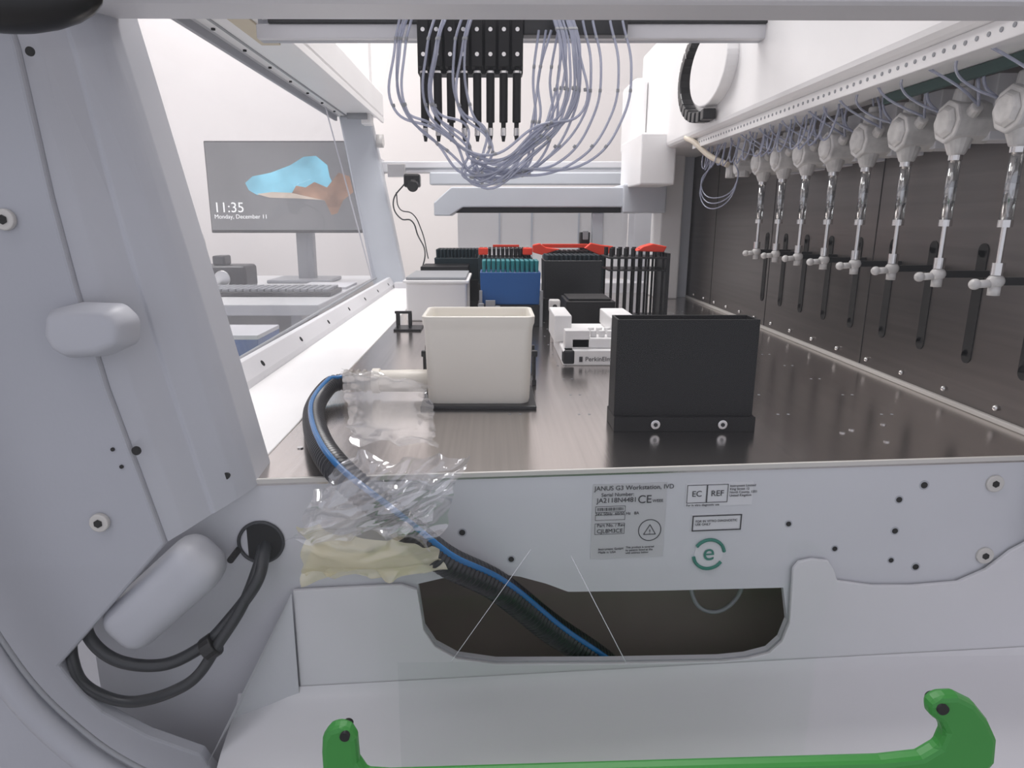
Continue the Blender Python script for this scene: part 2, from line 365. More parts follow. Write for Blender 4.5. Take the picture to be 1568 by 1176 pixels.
T('EC',.1885,-.0295,.008,par=lab2,al='CENTER'); T('REF',.208,-.0295,.008,par=lab2,al='CENTER')
T('Instrument Limited\nKing Street 12\nNorth County, 1201\nUnited Kingdom',.2195,-.021,.0032,par=lab2)
T('For in vitro diagnostic use',.179,-.039,.003,par=lab2)
lab3=E('diagnostic_use_sticker')
poly('backing',[pl(.185,-.0475,-.0006),pl(.2345,-.0475,-.0006),pl(.2345,-.065,-.0006),pl(.185,-.065,-.0006)],.0006,M['lblw'],lab3)
frame(.186,.2335,-.0645,-.0485,.0012,lab3); T('FOR IN VITRO DIAGNOSTIC\nUSE ONLY',.189,-.0555,.0032,par=lab3)
lab4=E('eco_sticker')
poly('backing',[pl(.2045+.014*math.cos(a),-.0885+.014*math.sin(a),-.0006) for a in [k*math.pi/16 for k in range(32)]],.0006,M['lblw'],lab4)
for s in (0,1):
    tube('arrow_arc',[pl(.2045+.0148*math.cos(a),-.0885+.0148*math.sin(a),-.0012) for a in [s*math.pi+.15+k*.3 for k in range(9)]],.0016,M['eco'],lab4)
text('letter_e','e',pl(.2043,-.0945,-.0014),.025,M['eco'],lab4,RZ,'CENTER')

# ---------------- power cable ----------------
pc=E('power_cable')
c1=[(-.2057,.575,-.058),(-.200,.545,-.066),(-.2016,.525,-.082),(-.2259,.52,-.1137),(-.2484,.515,-.1355),(-.2812,.51,-.1498),(-.3166,.505,-.1423),(-.341,.51,-.122),(-.352,.53,-.10)]
c2=[(-.365,.53,-.12),(-.3545,.505,-.1375),(-.3445,.503,-.166),(-.3076,.503,-.181),(-.258,.505,-.1633),(-.2318,.512,-.129),(-.212,.52,-.098),(-.204,.545,-.07),(-.21,.575,-.06)]
tube('cable_strand_a',catmull(c1,4),.0052,M['cable'],pc); tube('cable_strand_b',catmull(c2,4),.0048,M['cable'],pc)
bm=bmesh.new(); addcyl(bm,(-.245,.512,-.1375),(-.236,.514,-.1315),.0105,n=16); fin(bm,'cable_tie',M['black'],pc,bevel=.001)

# ---------------- black strut end top left ----------------
bp=E('door_gas_strut_end')
bm=bmesh.new(); addsph(bm,(-.262,.41,.340),.034,(1.5,.5,.62)); addcyl(bm,(-.40,.41,.357),(-.262,.41,.345),.02)
fin(bm,'strut_cap',M['black'],bp,smooth=True)

# ---------------- green bar ----------------
gb=E('green_carry_handle')
pts=[(-.0985,-.30),(-.0985,-.079),(-.0975,-.069),(-.0935,-.0625),(-.0875,-.0605),(-.081,-.0625),(-.078,-.069),(-.0775,-.085),(-.073,-.0935),(-.06,-.0945),(.08,-.0895),(.225,-.0845),(.247,-.0815),(.256,-.0745),(.258,-.065),(.254,-.058),(.2475,-.0535),(.2465,-.0455),(.252,-.041),(.2615,-.0405),(.272,-.046),(.281,-.0565),(.288,-.069),(.2895,-.085),(.283,-.097),(.279,-.12),(.279,-.30)]
poly('handle_body',[(x,.33,z) for x,z in pts],.010,M['green'],gb,bevel=.003)
cyl('handle_pivot',(.2525,.3285,-.0475),(.2525,.341,-.0475),.0032,M['black'],gb)
cyl('handle_pivot_left',(-.084,.3285,-.0655),(-.084,.341,-.0655),.0028,M['black'],gb)

# ---------------- cream trough with outlet ----------------
tr=E('waste_trough')
def openbox(name,x0,x1,y0,y1,z0,z1,t,m,parent,taper=.003,bevel=.003):
    bm=bmesh.new()
    def ring(a,b,c,d,z): return [bm.verts.new(p) for p in [(a,c,z),(b,c,z),(b,d,z),(a,d,z)]]
    r=[ring(x0+taper,x1-taper,y0+taper,y1-taper,z0),ring(x0,x1,y0,y1,z1),ring(x0+t,x1-t,y0+t,y1-t,z1),ring(x0+t+taper,x1-t-taper,y0+t+taper,y1-t-taper,z0+t)]
    for a,b in zip(r[:-1],r[1:]):
        for i in range(4): bm.faces.new([a[i],a[(i+1)%4],b[(i+1)%4],b[i]])
    bm.faces.new(r[0][::-1]); bm.faces.new(r[3])
    return fin(bm,name,m,parent,bevel=bevel,seg=3)
def rrect(x0,x1,y0,y1,r,n=6):
    P=[]
    for cx,cy,a0 in [(x1-r,y1-r,0),(x0+r,y1-r,90),(x0+r,y0+r,180),(x1-r,y0+r,270)]:
        for k in range(n+1):
            a=math.radians(a0+90*k/n); P.append((cx+r*math.cos(a),cy+r*math.sin(a)))
    return P
bm=bmesh.new()
lv=[(.004,.0045,.012),(.008,.0035,.012),(.092,.0012,.011),(.0975,.0005,.010),(.101,-.0008,.010),(.1092,-.0012,.010),(.1098,-.0005,.0095),(.1098,.003,.007),(.108,.0045,.006),(.012,.010,.006)]
rings=[[bm.verts.new((x,y,z)) for x,y in rrect(-.082+i,.048-i,.788+i,.878-i,max(r,.003))] for z,i,r in lv]
for a,b in zip(rings[:-1],rings[1:]):
    n=len(a)
    for k in range(n): bm.faces.new([a[k],a[(k+1)%n],b[(k+1)%n],b[k]])
bm.faces.new(rings[0][::-1]); bm.faces.new(rings[-1])
o=fin(bm,'trough_tank',M['cream'],tr,smooth=True)
es=o.modifiers.new('es','EDGE_SPLIT'); es.split_angle=.8
box('base_plate',-.086,.052,.78,.886,0,.0042,M['black'],tr)
cyl('outlet_pipe',(-.075,.84,.021),(-.148,.84,.021),.0145,M['cream'],tr,r1=.0135,bevel=.001)
cyl('outlet_collar',(-.142,.84,.021),(-.152,.84,.021),.0158,M['cream'],tr,bevel=.001)
cyl('outlet_elbow',(-.150,.84,.021),(-.188,.836,.020),.0125,M['elbow'],tr)
bm=bmesh.new()
for k in range(4): addcyl(bm,(-.160-.008*k,.84,.021),(-.163-.008*k,.84,.021),.0145,n=24)
fin(bm,'elbow_ribs',M['elbow'],tr)
bm=bmesh.new()
for sx in (-.092,.056):
    addbox(bm,sx-.003,sx+.003,.90,.94,0,.008); addbox(bm,sx-.002,sx+.002,.90,.905,.008,.045); addbox(bm,sx-.002,sx+.002,.93,.935,.008,.050); addbox(bm,sx-.004,sx+.004,.898,.907,.040,.048)
fin(bm,'side_clips',M['black'],tr,bevel=.001)

# ---------------- drain hose ----------------
dh=E('drain_hose')
hp=catmull([(-.190,.838,.020),(-.202,.825,.019),(-.206,.78,.0125),(-.194,.71,.0125),(-.162,.61,.015),(-.128,.545,.010),(-.0846,.53,-.022),(-.043,.542,-.068),(.003,.567,-.108),(.055,.595,-.169),(.112,.612,-.222),(.165,.63,-.285),(.20,.64,-.36)],16)
vs=[];fs=[];n=20; up0=Vector((0,0,1))
def resamp(P,st):
    out=[P[0]];acc=0
    for a,b in zip(P[:-1],P[1:]):
        L=(b-a).length
        while acc+L>=st:
            a=a+(b-a).normalized()*(st-acc); L=(b-a).length; acc=0; out.append(a.copy())
        acc+=L
    return out
hp=resamp(hp,.0012)
strip=[]
for i,p in enumerate(hp):
    t=(hp[min(i+1,len(hp)-1)]-hp[max(i-1,0)]).normalized()
    s=t.cross(up0).normalized(); u=s.cross(t).normalized()
    R=.0102+.0038*min(1,i/(len(hp)*.7))
    r=R+.0006*(1 if i%4<2 else -1)
    for k in range(n):
        a=2*math.pi*k/n; vs.append(p+s*math.cos(a)*r+u*math.sin(a)*r)
    d=(u*.8+Vector((0,-1,0))*.75); d=(d-t*d.dot(t)).normalized(); strip.append(p+d*(R-.0006))
for i in range(len(hp)-1):
    for k in range(n): a=i*n+k;b=i*n+(k+1)%n; fs.append((a,b,b+n,a+n))
mesh('corrugated_hose',vs,fs,M['hose'],dh,smooth=True)
tube('blue_stripe',strip[::8],.0028,M['stripe'],dh)
bm=bmesh.new(); i=int(len(hp)*.46); addcyl(bm,hp[i-4],hp[i+4],.0142,n=24); fin(bm,'hose_clamp',M['metal'],dh,bevel=.001)

# ---------------- plastic bag ----------------
bag=E('plastic_bag')
def sheet(name,TL,TR,BR,BL,nu,nv,amp,m,seed=0,bulge=.02,ang=.6,fa=14,fc=55,fray=.010):
    vs=[];fs=[]; ca,sa=math.cos(ang),math.sin(ang)
    TL,TR,BR,BL=map(Vector,(TL,TR,BR,BL))
    for j in range(nv+1):
        for i in range(nu+1):
            u=i/nu;v=j/nv
            p=(TL*(1-u)+TR*u)*(1-v)+(BL*(1-u)+BR*u)*v
            al=p.x*ca+p.z*sa; cr=-p.x*sa+p.z*ca
            q=Vector((al*fa+seed,cr*fc,p.y*8+seed))
            h=noise.noise(q)+.5*noise.noise(q*2.1)+.25*noise.noise(q*4.3)
            ridge=1-abs(noise.noise(q*1.3+Vector((3,1,5))))*2
            e=min(u,1-u,v,1-v)
            fr_=noise.noise_vector(p*60+Vector((seed,0,0)))*fray*max(0,1-e*5)
            p=p+fr_+Vector((0,-bulge*math.sin(math.pi*u)*math.sin(math.pi*min(1,v*1.1+.1))+h*amp-ridge*amp*.7,0))
            vs.append(p)
    for j in range(nv):
        for i in range(nu):
            a=j*(nu+1)+i; fs.append((a,a+1,a+nu+2,a+nu+1))
    return mesh(name,vs,fs,m,bag,smooth=True)
sheet('bag_main',(-.112,.50,.046),(-.022,.50,.044),(-.050,.51,-.038),(-.155,.505,-.020),60,50,.010,M['bag'],0,.02,.7)
sheet('bag_fold',(-.135,.49,.018),(-.020,.485,.040),(-.058,.50,-.018),(-.162,.50,-.032),50,40,.010,M['bag'],9,.015,.35,16,70)
sheet('bag_upper',(-.182,.80,.045),(-.075,.77,.035),(-.045,.53,.040),(-.115,.53,.044),40,40,.006,M['bag'],4,0,1.3,10,40,.006)
sheet('bag_bottom',(-.152,.515,-.020),(-.05,.52,-.042),(-.040,.530,-.070),(-.162,.53,-.082),40,24,.007,M['bag2'],6,.016,.15,10,50)
sheet('bag_bottom_back',(-.155,.53,-.045),(-.05,.535,-.055),(-.045,.54,-.076),(-.166,.54,-.088),24,14,.005,M['bag2'],12,.004,.1,10,50)

# ---------------- black chute ----------------
ch=E('tip_waste_chute')
openbox('chute_box',.1290,.2765,.700,.736,.003,.119,.0022,M['blackm'],ch,taper=0,bevel=.0006)
box('chute_base',.1285,.2785,.694,.740,0,.016,M['blackm'],ch,bevel=.0006)
bm=bmesh.new()
for x in (.172,.243):
    addcyl(bm,(x,.6905,.0085),(x,.694,.0085),.0052,n=24)
fin(bm,'chute_screws',M['metal'],ch,bevel=.001)
bm=bmesh.new()
for x in (.172,.243): addcyl(bm,(x,.690,.0085),(x,.6908,.0085),.0024,n=6)
fin(bm,'chute_screw_sockets',M['black'],ch)

# ---------------- small white module ----------------
wm=E('wash_station_module')
box('module_base',.108,.232,1.03,1.20,0,.024,M['white'],wm,bevel=.002)
box('module_upper',.122,.232,1.045,1.20,.024,.040,M['white'],wm,bevel=.002)
box('module_tower_left',.100,.128,1.10,1.21,.024,.068,M['white'],wm,bevel=.002)
box('module_tower_mid',.112,.150,1.045,1.07,.024,.052,M['white'],wm,bevel=.001)
box('module_tower_right',.190,.232,1.09,1.21,.040,.066,M['white'],wm,bevel=.002)
box('module_black_insert',.108,.126,1.0285,1.05,.002,.024,M['black'],wm,bevel=.003)
bm=bmesh.new()
for x in (.158,.171,.184,.197,.212):
    for y in (1.06,1.09): addcyl(bm,(x,y,.040),(x,y,.050),.005,n=16)
fin(bm,'module_wells',M['white'],wm,bevel=.001)
text('module_print','PerkinElmer',(.142,1.0293,.007),.010,M['ink'],wm)
bm=bmesh.new(); addbox(bm,.133,.138,1.0285,1.03,.006,.014); fin(bm,'module_logo',M['ink'],wm)

# ---------------- racks at mid/back ----------------
bb=E('heater_block')
box('block_body',.135,.225,1.25,1.36,0,.073,M['blackm'],bb,bevel=.002)
box('block_cap',.140,.218,1.26,1.35,.073,.077,M['blackm'],bb)
sp_=E('latch_post')
cyl('post',(.112,1.24,0),(.112,1.24,.06),.007,M['metal'],sp_,bevel=.001); box('head',.102,.122,1.23,1.25,.055,.078,M['offw'],sp_,bevel=.003)
cyl('head_hole',(.112,1.2285,.066),(.112,1.232,.066),.004,M['black'],sp_)
def tiprack(name,x0,x1,y0,y1,z0,zb,zt,body_m,tip_m,nx,ny):
    e=E(name)
    openbox('rack_body',x0,x1,y0,y1,z0,zb,.003,body_m,e,taper=.002,bevel=.001)
    box('rack_plate',x0+.003,x1-.003,y0+.003,y1-.003,zb-.006,zb-.002,body_m,e)
    bm=bmesh.new()
    for i in range(nx):
        for j in range(ny):
            x=x0+.008+(x1-x0-.016)*i/(nx-1); y=y0+.008+(y1-y0-.016)*j/(ny-1)
            addcyl(bm,(x,y,zb-.004),(x,y,zt),.0032,.0042,n=10)
    fin(bm,'tips',tip_m,e)
    return e
e=tiprack('blue_tip_rack',-.0265,.0995,1.43,1.515,.045,.112,.135,M['blue'],M['teal'],12,8)
box('carrier_base',-.032,.105,1.425,1.52,0,.044,M['black'],e,bevel=.001)
bm=bmesh.new()
for x in (-.028,.098): addbox(bm,x,x+.006,1.42,1.43,.0,.075)
addbox(bm,-.015,.005,1.415,1.427,.03,.055)
addcyl(bm,(-.024,1.41,.0),(-.024,1.41,.05),.006); addcyl(bm,(.01,1.41,.0),(.01,1.41,.045),.005)
fin(bm,'carrier_clips',M['grey'],e)
e=tiprack('black_tip_rack',-.157,-.035,1.86,1.98,.06,.118,.140,M['navy'],M['navy'],12,8)
box('carrier_base',-.157,-.035,1.86,1.98,0,.06,M['black'],e)
e=tiprack('black_tip_rack',-.038,.10,1.74,1.86,.06,.125,.147,M['navy'],M['black'],12,8)
box('carrier_base',-.038,.10,1.74,1.86,0,.06,M['black'],e)
for x in (-.036,.075): box('red_corner',x,x+.024,1.737,1.752,.132,.150,M['red'],e,bevel=.003)
box('red_rear_strip',.0,.07,1.85,1.862,.147,.153,M['red'],e)
e=tiprack('black_tip_rack',.112,.238,1.5,1.6,.05,.132,.143,M['black'],M['navy'],12,8)
box('carrier_base',.112,.238,1.5,1.6,0,.05,M['black'],e)
e=tiprack('black_tip_rack',.13,.28,1.72,1.83,.05,.128,.142,M['navy'],M['black'],12,8)
box('carrier_base',.13,.28,1.72,1.83,0,.05,M['black'],e)
poly('red_clip_wedge',[(.098,1.70,.140),(.12,1.70,.134),(.15,1.70,.143),(.165,1.70,.148),(.13,1.70,.152),(.115,1.70,.162),(.098,1.70,.158)],.02,M['red'],e,bevel=.002)
poly('red_clip_wedge_b',[(.225,1.70,.150),(.262,1.70,.134),(.285,1.70,.137),(.295,1.70,.155),(.265,1.70,.158),(.24,1.70,.163)],.02,M['red'],e,bevel=.002)
box('red_strip',.13,.25,1.825,1.84,.146,.156,M['red'],e)
def tuberack(x0,x1,y0,y1,nc,rows,zt,latch):
    tt=E('test_tube_rack')
    box('top_shelf',x0,x1,y0,y1,zt-.022,zt-.018,M['black'],tt)
    box('mid_shelf',x0,x1,y0,y1,zt-.048,zt-.045,M['black'],tt)
    box('foot_shelf',x0,x1,y0,y1,.002,.006,M['black'],tt)
    bm=bmesh.new(); st=(x1-x0)/nc
    for i in range(nc):
        for j in range(rows):
            x=x0+st*(i+.5); y=y0+.006+(y1-y0-.012)*j/max(1,rows-1)
            addbox(bm,x-.0022,x+.0022,y-.002,y+.002,.006,zt-.018)
    fin(bm,'tube_columns',M['blackm'],tt)
    bm=bmesh.new()
    for i in range(nc):
        x=x0+st*(i+.5)
        for y in (y0+.02,y1-.02): addcyl(bm,(x,y,zt-.02),(x,y,zt),.0048,n=12)
    fin(bm,'tube_caps',M['black'],tt)
    box('end_plate',x1-.002,x1+.006,y0,y1,0,zt-.01,M['black'],tt)
    box('foot',x1+.006,x1+.025,y0+.01,y0+.04,0,.018,M['metal'],tt)
    if latch: poly('red_latch',[(x0+.06,y0+.01,zt-.006),(x1-.006,y0+.01,zt-.008),(x1,y0+.01,zt+.004),(x1-.03,y0+.01,zt+.010),(x0+.075,y0+.01,zt+.004)],.04,M['red'],tt,bevel=.002)
tuberack(.250,.376,1.49,1.60,8,2,.158,True)
wb=E('shaker_module')
box('housing',-.190,-.057,1.5,1.70,0,.083,M['bright'],wb,bevel=.004)
box('lid_rim',-.196,-.052,1.493,1.71,.083,.090,M['bright'],wb,bevel=.002)
box('lid_top',-.190,-.058,1.50,1.70,.090,.0965,M['grey'],wb,bevel=.002)
bm=bmesh.new()
for k in range(9): addbox(bm,-.180,-.062,1.72+.015*k,1.728+.015*k,0,.104)
fin(bm,'cooling_fins',M['black'],wb)
bm=bmesh.new()
addbox(bm,-.200,-.145,1.36,1.42,0,.004)
for x in (-.197,-.172): addbox(bm,x,x+.004,1.38,1.385,.004,.038); addbox(bm,x,x+.004,1.41,1.415,.004,.034)
addbox(bm,-.199,-.165,1.379,1.386,.033,.038)
fin(bm,'side_clip',M['black'],wb,bevel=.001)

# ---------------- gripper arm + rear rails ----------------
ga=E('robot_gripper_arm')
poly('arm_cover',[(-.157,1.88,.228),(-.157,1.88,.262),(-.110,1.88,.302),(.37,1.88,.302),(.37,1.88,.250),(-.08,1.88,.250),(-.115,1.88,.228)],.12,M['lgrey'],ga,bevel=.003)
box('arm_slide',-.10,.45,1.90,1.98,.236,.250,M['black'],ga)
box('arm_hub',.345,.46,1.87,2.03,.235,.31,M['lgrey'],ga,bevel=.004)
box('arm_stem',.27,.30,1.90,1.93,.15,.236,M['lgrey'],ga,bevel=.003)
box('arm_finger',.235,.262,1.88,1.91,.13,.185,M['black'],ga,bevel=.002)
box('finger_pad',.242,.256,1.87,1.885,.165,.19,M['grey'],ga,bevel=.002)
rr=E('rear_gantry_rail')
box('rail',-.37,.50,2.3,2.36,.365,.40,M['panel3'],rr,bevel=.003)
box('rail_groove',-.30,.44,2.296,2.30,.376,.381,M['grey'],rr)
box('rail_lower',-.20,.50,2.25,2.30,.325,.363,M['lgrey'],rr,bevel=.004)
box('rail_end_left',-.395,-.36,2.28,2.38,-.02,.41,M['panel2'],rr,bevel=.003)
box('rail_end_right',.46,.52,2.28,2.38,-.02,.41,M['panel2'],rr,bevel=.003)
box('rear_guard_panel',-.12,.46,2.39,2.40,.02,.25,M['bright'],rr,bevel=.001)
for x in (.02,.13,.29,.37): box('guard_rib',x,x+.006,2.385,2.39,.02,.25,M['lgrey'],rr,bevel=0)
cm=E('deck_camera')
box('camera_body',-.275,-.225,2.19,2.23,.315,.355,M['black'],cm,bevel=.006)
cyl('camera_lens',(-.245,2.19,.325),(-.245,2.165,.315),.017,M['black'],cm,bevel=.002)
box('camera_bracket',-.325,-.27,2.2,2.22,.345,.385,M['metal'],cm,bevel=.002)
tube('camera_cable',[(-.27,2.2,.33),(-.31,2.2,.27),(-.285,2.19,.22),(-.255,2.19,.215),(-.235,2.19,.17),(-.21,2.15,.12),(-.22,2.12,.06)],.0022,M['cable'],cm)
tube('camera_cable_b',[(-.30,2.2,.30),(-.29,2.2,.25),(-.25,2.19,.235),(-.225,2.19,.19),(-.20,2.15,.10)],.0018,M['cable'],cm)

# ---------------- gantry beam + pipetting head ----------------
gbm=E('gantry_beam')
box('beam',-.36,.47,1.145,1.165,.487,.56,M['panel'],gbm,bevel=.002)
box('beam_cover',-.36,.47,1.135,1.150,.487,.508,M['panel3'],gbm,bevel=.002)
box('beam_black_track',-.34,.44,1.13,1.145,.508,.514,M['black'],gbm)
ph=E('pipetting_head')
box('head_plate',-.112,.045,1.10,1.128,.43,.57,M['blackm'],ph,bevel=.002)
box('head_carriage',.045,.20,1.105,1.128,.485,.52,M['black'],ph,bevel=.002)
bm=bmesh.new(); bs=bmesh.new(); bt=bmesh.new()
for i in range(8):
    x=-.101+.0195*i
    addbox(bm,x-.0078,x+.0078,1.075,1.10,.436,.50)
    addcyl(bm,(x,1.085,.36),(x,1.085,.428),.0062,n=16)
    addcyl(bm,(x,1.085,.428),(x,1.085,.437),.0035,n=12)
    addcyl(bm,(x,1.085,.352),(x,1.085,.362),.0035,n=12)
    addcyl(bs,(x,1.085,.341),(x,1.085,.352),.0045,n=12)
    addcyl(bs,(x,1.0735,.485),(x,1.076,.485),.003,n=12)
    addcyl(bs,(x,1.0735,.452),(x,1.076,.452),.003,n=12)
    addcyl(bs,(x,1.085,.428),(x,1.085,.431),.0066,n=14)
    addcyl(bt,(x,1.085,.333),(x,1.085,.341),.0022,.0035,n=12)
fin(bm,'channels',M['blackm'],ph,bevel=.0008); fin(bs,'channel_collars',M['metal'],ph); fin(bt,'channel_tips',M['black'],ph)
tb=E('liquid_tubing_bundle')
bands=bmesh.new()
for k in range(16):
    if k<11:
        x0=-.118+U(-.008,.012)+.042*(k%3)
        xe=.10+U(-.012,.022)
        zb=.256+U(0,.055)
        p=[(x0,1.04+U(-.02,.03),.50),(x0-.012,1.03,.45),(x0-.010+U(-.008,.008),1.03,.37),(x0+.035+U(-.01,.01),1.03,zb+.045),(-.02+U(-.03,.03),1.02,zb),(.055+U(-.015,.02),1.03,zb+.04),(xe+U(-.012,.012),1.04,.37),(xe+.006,1.05,.45),(xe-.005,1.08,.51)]
    else:
        j=k-11; xs0=.062+.012*j+U(-.005,.005)
        xe=.12+.085*(j/4)+U(-.01,.01)
        p=[(xs0,1.08,.485),(xs0-.008+U(-.01,.01),1.07,.42),(xs0-.004+U(-.02,.01),1.05,.35),(.03+U(-.03,.03),1.04,.285+U(0,.02)),(-.03,1.04,.285+U(0,.02)),(.03,1.03,.275+U(0,.015)),(xe-.06+U(-.01,.01),1.04,.30),(xe-.008,1.05,.365),(xe+.002,1.06,.43),(xe-.008,1.09,.50)]
    tube('tube_loop',p,.0019,M['tube'],tb)
    q=catmull(p,8)
    for s in range(6,len(q)-2,9):
        addcyl(bands,q[s],q[s]+(q[s+1]-q[s]).normalized()*.004,.0024,n=8)
fin(bands,'tube_markers',M['grey'],tb)

# ---------------- cable chain ----------------
cc=E('cable_drag_chain')
bm=bmesh.new()
for k in range(22):
    a=math.radians(50+k*10.8)
    y=1.37-.16*math.cos(a); z=.49+.082*math.sin(a)
    dy=.16*math.sin(a); dz=.082*math.cos(a); ang=math.atan2(dz,dy)
    o=Matrix.Translation((.400,y,z))@Matrix.Rotation(ang,4,'X')
    v0=len(bm.verts); addbox(bm,-.012,.012,-.0095,.0095,-.0095,.0095)
    bm.verts.ensure_lookup_table()
    for v in bm.verts[v0:]: v.co=o@v.co
fin(bm,'chain_links',M['black'],cc,bevel=.002)
bm=bmesh.new(); bmesh.ops.create_cone(bm,cap_ends=True,segments=48,radius1=.066,radius2=.066,depth=.022,matrix=Matrix.Translation((.405,1.36,.49))@Matrix.Diagonal((1,1.7,1,1))@Matrix.Rotation(math.pi/2,4,'Y'))
fin(bm,'chain_guide_drum',M['bright'],cc,bevel=.003)

# ---------------- syringe pumps ----------------
sy=E('syringe_pump_row')
for i in range(8):
    y=.68+.09*i; x=.497; zc=.320
    bm=bmesh.new()
    addcyl(bm,(x-.016,y,zc),(x+.03,y,zc),.0225,n=8)
    addcyl(bm,(x-.021,y,zc),(x-.016,y,zc),.013,.018,n=8)
    addcyl(bm,(x,y,zc+.015),(x,y,zc+.034),.012,.0095,n=16)
    addcyl(bm,(x,y,zc+.034),(x,y,zc+.042),.0065,n=8)
    addcyl(bm,(x,y,zc-.034),(x,y,zc-.015),.008,.015,n=16)
    addcyl(bm,(x-.004,y-.030,zc+.012),(x,y-.012,zc+.004),.006,.008,n=12)
    addcyl(bm,(x-.004,y+.030,zc+.012),(x,y+.012,zc+.004),.006,.008,n=12)
    fin(bm,'valve',M['offw'],sy,bevel=.002)
    box('valve_mount',x+.02,xr,y-.018,y+.018,zc-.02,zc+.045,M['panel3'],sy)
    cyl('glass_barrel',(x,y,.215),(x,y,.288),.0058,M['syr'],sy)
    bm=bmesh.new(); addcyl(bm,(x,y,.281),(x,y,.290),.0068); addcyl(bm,(x,y,.212),(x,y,.219),.0066); addcyl(bm,(x,y,.168),(x,y,.214),.0026)
    addcyl(bm,(x,y,.247),(x,y,.253),.0045);addcyl(bm,(x,y,.166),(x,y,.178),.0058); addcyl(bm,(x,y,.219),(x,y,.247),.002)
    fin(bm,'plunger',M['metal'],sy)
    bm=bmesh.new(); addcyl(bm,(x,y,.253),(x,y,.260),.0050); addcyl(bm,(x,y,.236),(x,y,.239),.0050); fin(bm,'plunger_seal',M['grey'],sy)
    bm=bmesh.new(); addsph(bm,(x,y,.160),.0080,(1,1,.9)); addcyl(bm,(x,y,.146),(x,y,.155),.0055)
    addcyl(bm,(x-.018,y,.157),(x-.004,y,.158),.004); addsph(bm,(x-.02,y,.157),.0055)
    fin(bm,'plunger_knob',M['offw'],sy,smooth=True)
    bm=bmesh.new(); addbox(bm,x+.006,xr,y-.003,y+.003,.156,.164); fin(bm,'drive_arm',M['black'],sy,bevel=.001)
    for s in (-1,1):
        r=U(-.008,.008)
        tube('valve_tube',[(x-.004,y+.030*s,zc+.012),(x-.014,y+.042*s,zc+.03+r),(x-.016,y+.034*s,zc+.052),(x-.005+r,y+.012*s,zc+.075),(x+.02,y+.002*s,zc+.07)],.0016,M['tube'],sy)
        tube('valve_tube_riser',[(x-.006,y+.030*s,zc+.014),(x-.03,y+.034*s+r,zc+.025),(x-.050,y+.03*s+r,zc+.038),(x-.058,y+.02*s,zc+.050)],.0014,M['tube'],sy)
    tube('valve_tube_top',[(x,y,zc+.04),(x-.006,y+.004+r,zc+.055),(x-.03,y+.015+r,.378),(x-.055,y+.03,.372)],.0014,M['tube'],sy)
for k in range(16):
    y=.95+.038*k+U(-.01,.01)
    tube('tubing_curl',[(.455,y,.378),(.45,y-.01,.345+U(-.01,.01)),(.452,y+.02,.325),(.457,y+.05,.335+U(-.01,.01)),(.46,y+.045,.372)],.0014,M['tube'],sy)
for k in range(3):
    tube('tubing_drop',[(.46,1.42+.02*k,.375),(.45,1.46+.01*k,.33),(.44,1.50,.29-.012*k),(.46,1.44,.262-.01*k),(.475,1.38,.30),(.47,1.40,.33)],.0012,M['tube'],sy)
tube('cream_supply_hose',[(.418,1.56,.39),(.424,1.52,.378),(.445,1.47,.345),(.470,1.43,.325)],.0058,M['creamhose'],sy)
bm=bmesh.new(); addcyl(bm,(.49,1.40,.30),(.49,1.40,.365),.014,n=12); addcyl(bm,(.475,1.40,.32),(.505,1.40,.32),.016,n=12); addcyl(bm,(.48,1.44,.30),(.48,1.44,.325),.010,n=12)
fin(bm,'end_valve',M['offw'],sy,bevel=.002)

# ---------------- outside: desk area ----------------
dk=E('office_desk')
box('desk_top',-2.2,-.46,1.80,2.75,-.03,0,M['desk'],dk,bevel=.003)
box('desk_leg_panel',-.55,-.52,1.85,2.7,-.9,-.03,M['desk'],dk)
box('desk_leg_panel_b',-2.15,-2.12,1.85,2.7,-.9,-.03,M['desk'],dk)
box('desk_modesty',-2.12,-.55,2.6,2.62,-.6,-.03,M['desk'],dk)
mo=E('computer_monitor')
mx0,mx1,mz0,mz1,my=-.985,-.455,.172,.478,2.45
box('monitor_case',mx0,mx1,my,my+.03,mz0,mz1,M['black'],mo,bevel=.003)
box('monitor_display',mx0+.004,mx1-.004,my-.0015,my,mz0+.010,mz1-.004,M['screen'],mo,bevel=0)
W=mx1-mx0;H=mz1-mz0
def sc(u,v,o): return (mx0+u*W,my-.002-o*.0005,mz0+v*H)
poly('picture_sky',[sc(.25,.55,1),sc(.30,.62,1),sc(.42,.66,1),sc(.55,.74,1),sc(.64,.83,1),sc(.72,.84,1),sc(.79,.74,1),sc(.80,.62,1),sc(.83,.5,1),sc(.8,.42,1),sc(.32,.42,1),sc(.27,.47,1)],.0004,M['sky'],mo)
poly('picture_sand',[sc(.32,.43,2),sc(.42,.45,2),sc(.6,.44,2),sc(.8,.48,2),sc(.78,.36,2),sc(.60,.38,2),sc(.40,.39,2)],.0004,M['sand'],mo)
poly('picture_rock',[sc(.55,.44,3),sc(.58,.52,3),sc(.64,.50,3),sc(.70,.56,3),sc(.78,.50,3),sc(.86,.66,3),sc(.93,.62,3),sc(.95,.45,3),sc(.88,.36,3),sc(.84,.22,3),sc(.80,.20,3),sc(.76,.36,3)],.0004,M['rock'],mo)
text('clock_text','11:35',sc(.03,.23,3),.048,M['txt'],mo); text('date_text','Monday, December 11',sc(.03,.16,3),.020,M['txt'],mo)
box('monitor_neck',-.70,-.64,2.48,2.52,.0,.25,M['grey'],mo,bevel=.004); box('monitor_foot',-.79,-.57,2.40,2.60,0,.012,M['grey'],mo,bevel=.004)
kb=E('computer_keyboard')
box('case',-.90,-.47,1.98,2.14,0,.014,M['black'],kb,bevel=.004)
bm=bmesh.new()
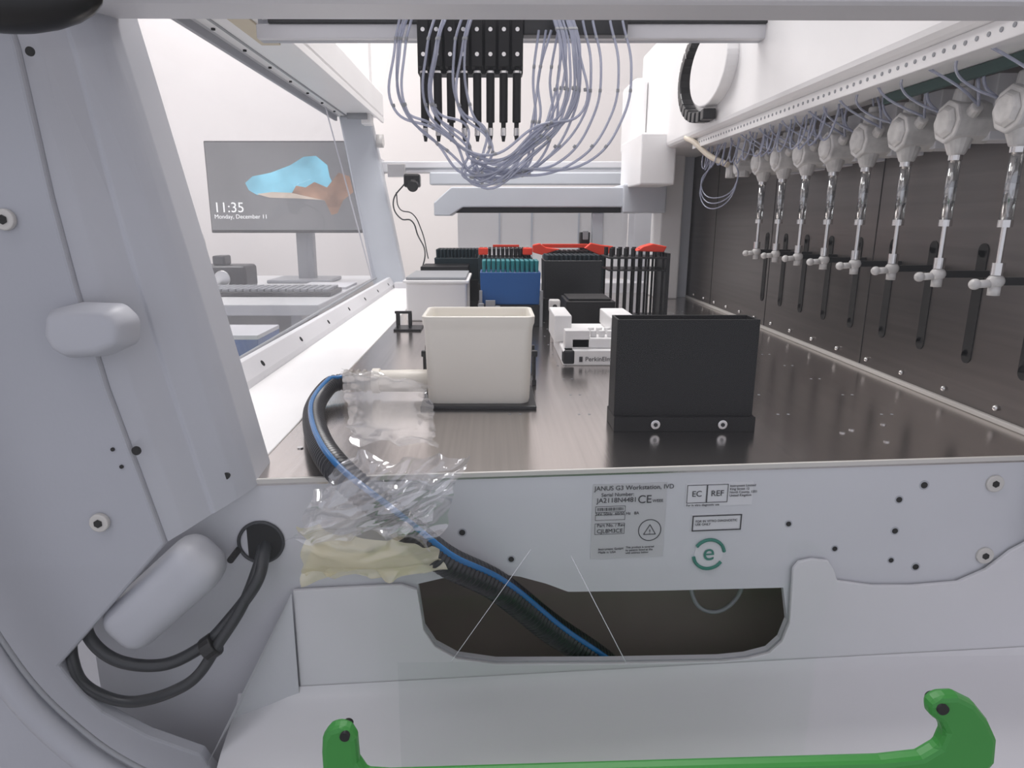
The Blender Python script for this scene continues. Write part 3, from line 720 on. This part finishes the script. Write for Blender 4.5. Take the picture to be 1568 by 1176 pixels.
for r in range(5):
    for c in range(20): addbox(bm,-.89+.0208*c,-.874+.0208*c,1.99+.029*r,2.012+.029*r,.014,.022)
fin(bm,'keys',M['grey'],kb,bevel=.001)
pr=E('label_printer')
box('case',-.95,-.79,2.2,2.32,0,.075,M['black'],pr,bevel=.012,seg=3); cyl('dial',(-.86,2.2,.035),(-.86,2.185,.035),.026,M['metal'],pr,bevel=.002); box('top_block',-.90,-.86,2.22,2.28,.075,.105,M['black'],pr,bevel=.005)
pp=E('paper_stack')
for k in range(4): box('sheet',-.60-.01*k,-.47,2.2,2.38,.002*k,.002*k+.0015,M['lblw'],pp)
fn=E('desk_fan')
for rr_ in (.11,.08,.05): tube('guard_ring',[(-1.06+rr_*math.cos(a),2.3,.13+rr_*math.sin(a)) for a in [k*math.pi/6 for k in range(12)]],.0025,M['offw'],fn,cyc=True)
cyl('stem',(-1.06,2.31,0),(-1.06,2.31,.05),.01,M['offw'],fn); cyl('base',(-1.06,2.31,0),(-1.06,2.31,.012),.06,M['offw'],fn)
sd=E('side_cabinet')
box('cabinet_top',-1.4,-.44,1.15,1.74,-.13,-.11,M['desk'],sd,bevel=.003); box('cabinet_body',-1.38,-.46,1.17,1.72,-.9,-.13,M['panel2'],sd)
bx=E('blue_storage_bin'); openbox('bin',-.80,-.53,1.52,1.68,-.11,-.045,.004,M['blue'],bx); box('bin_lid',-.80,-.53,1.52,1.68,-.045,-.035,M['lblw'],bx)
gf=E('green_folder'); box('cover',-.56,-.46,1.3,1.55,-.11,-.10,M['green'],gf,bevel=.002); box('pages',-.555,-.463,1.302,1.548,-.108,-.102,M['lblw'],gf,bevel=0)

# ---------------- lights ----------------
def area(name,loc,size,power,col,rot):
    l=bpy.data.lights.new(name,'AREA'); l.energy=power; l.size=size; l.color=col
    o=bpy.data.objects.new(name,l); o.location=loc; o.rotation_euler=rot; S.collection.objects.link(o); return o
area('room_light_left',(-1.3,2.4,1.85),1.0,32,(1,.98,.97),(0,0,0))
area('room_light_over',(.1,1.5,1.85),.8,26,(1,.98,.97),(0,0,0))
area('room_light_near',(-.6,-.3,1.85),.8,10,(.95,.96,1),(math.radians(-20),0,0))
w=bpy.data.worlds.new('World'); S.world=w; w.use_nodes=True
bg=w.node_tree.nodes['Background']; bg.inputs[0].default_value=(.90,.91,1,1); bg.inputs[1].default_value=.78

# ---------------- camera ----------------
cd=bpy.data.cameras.new('Camera'); cam=bpy.data.objects.new('Camera',cd); S.collection.objects.link(cam)
cam.location=(0,0,.22); cam.rotation_euler=(math.radians(90-13.6),0,0)
cd.sensor_width=36; cd.lens=24.0; cd.shift_x=.01875; cd.clip_start=.02
S.camera=cam
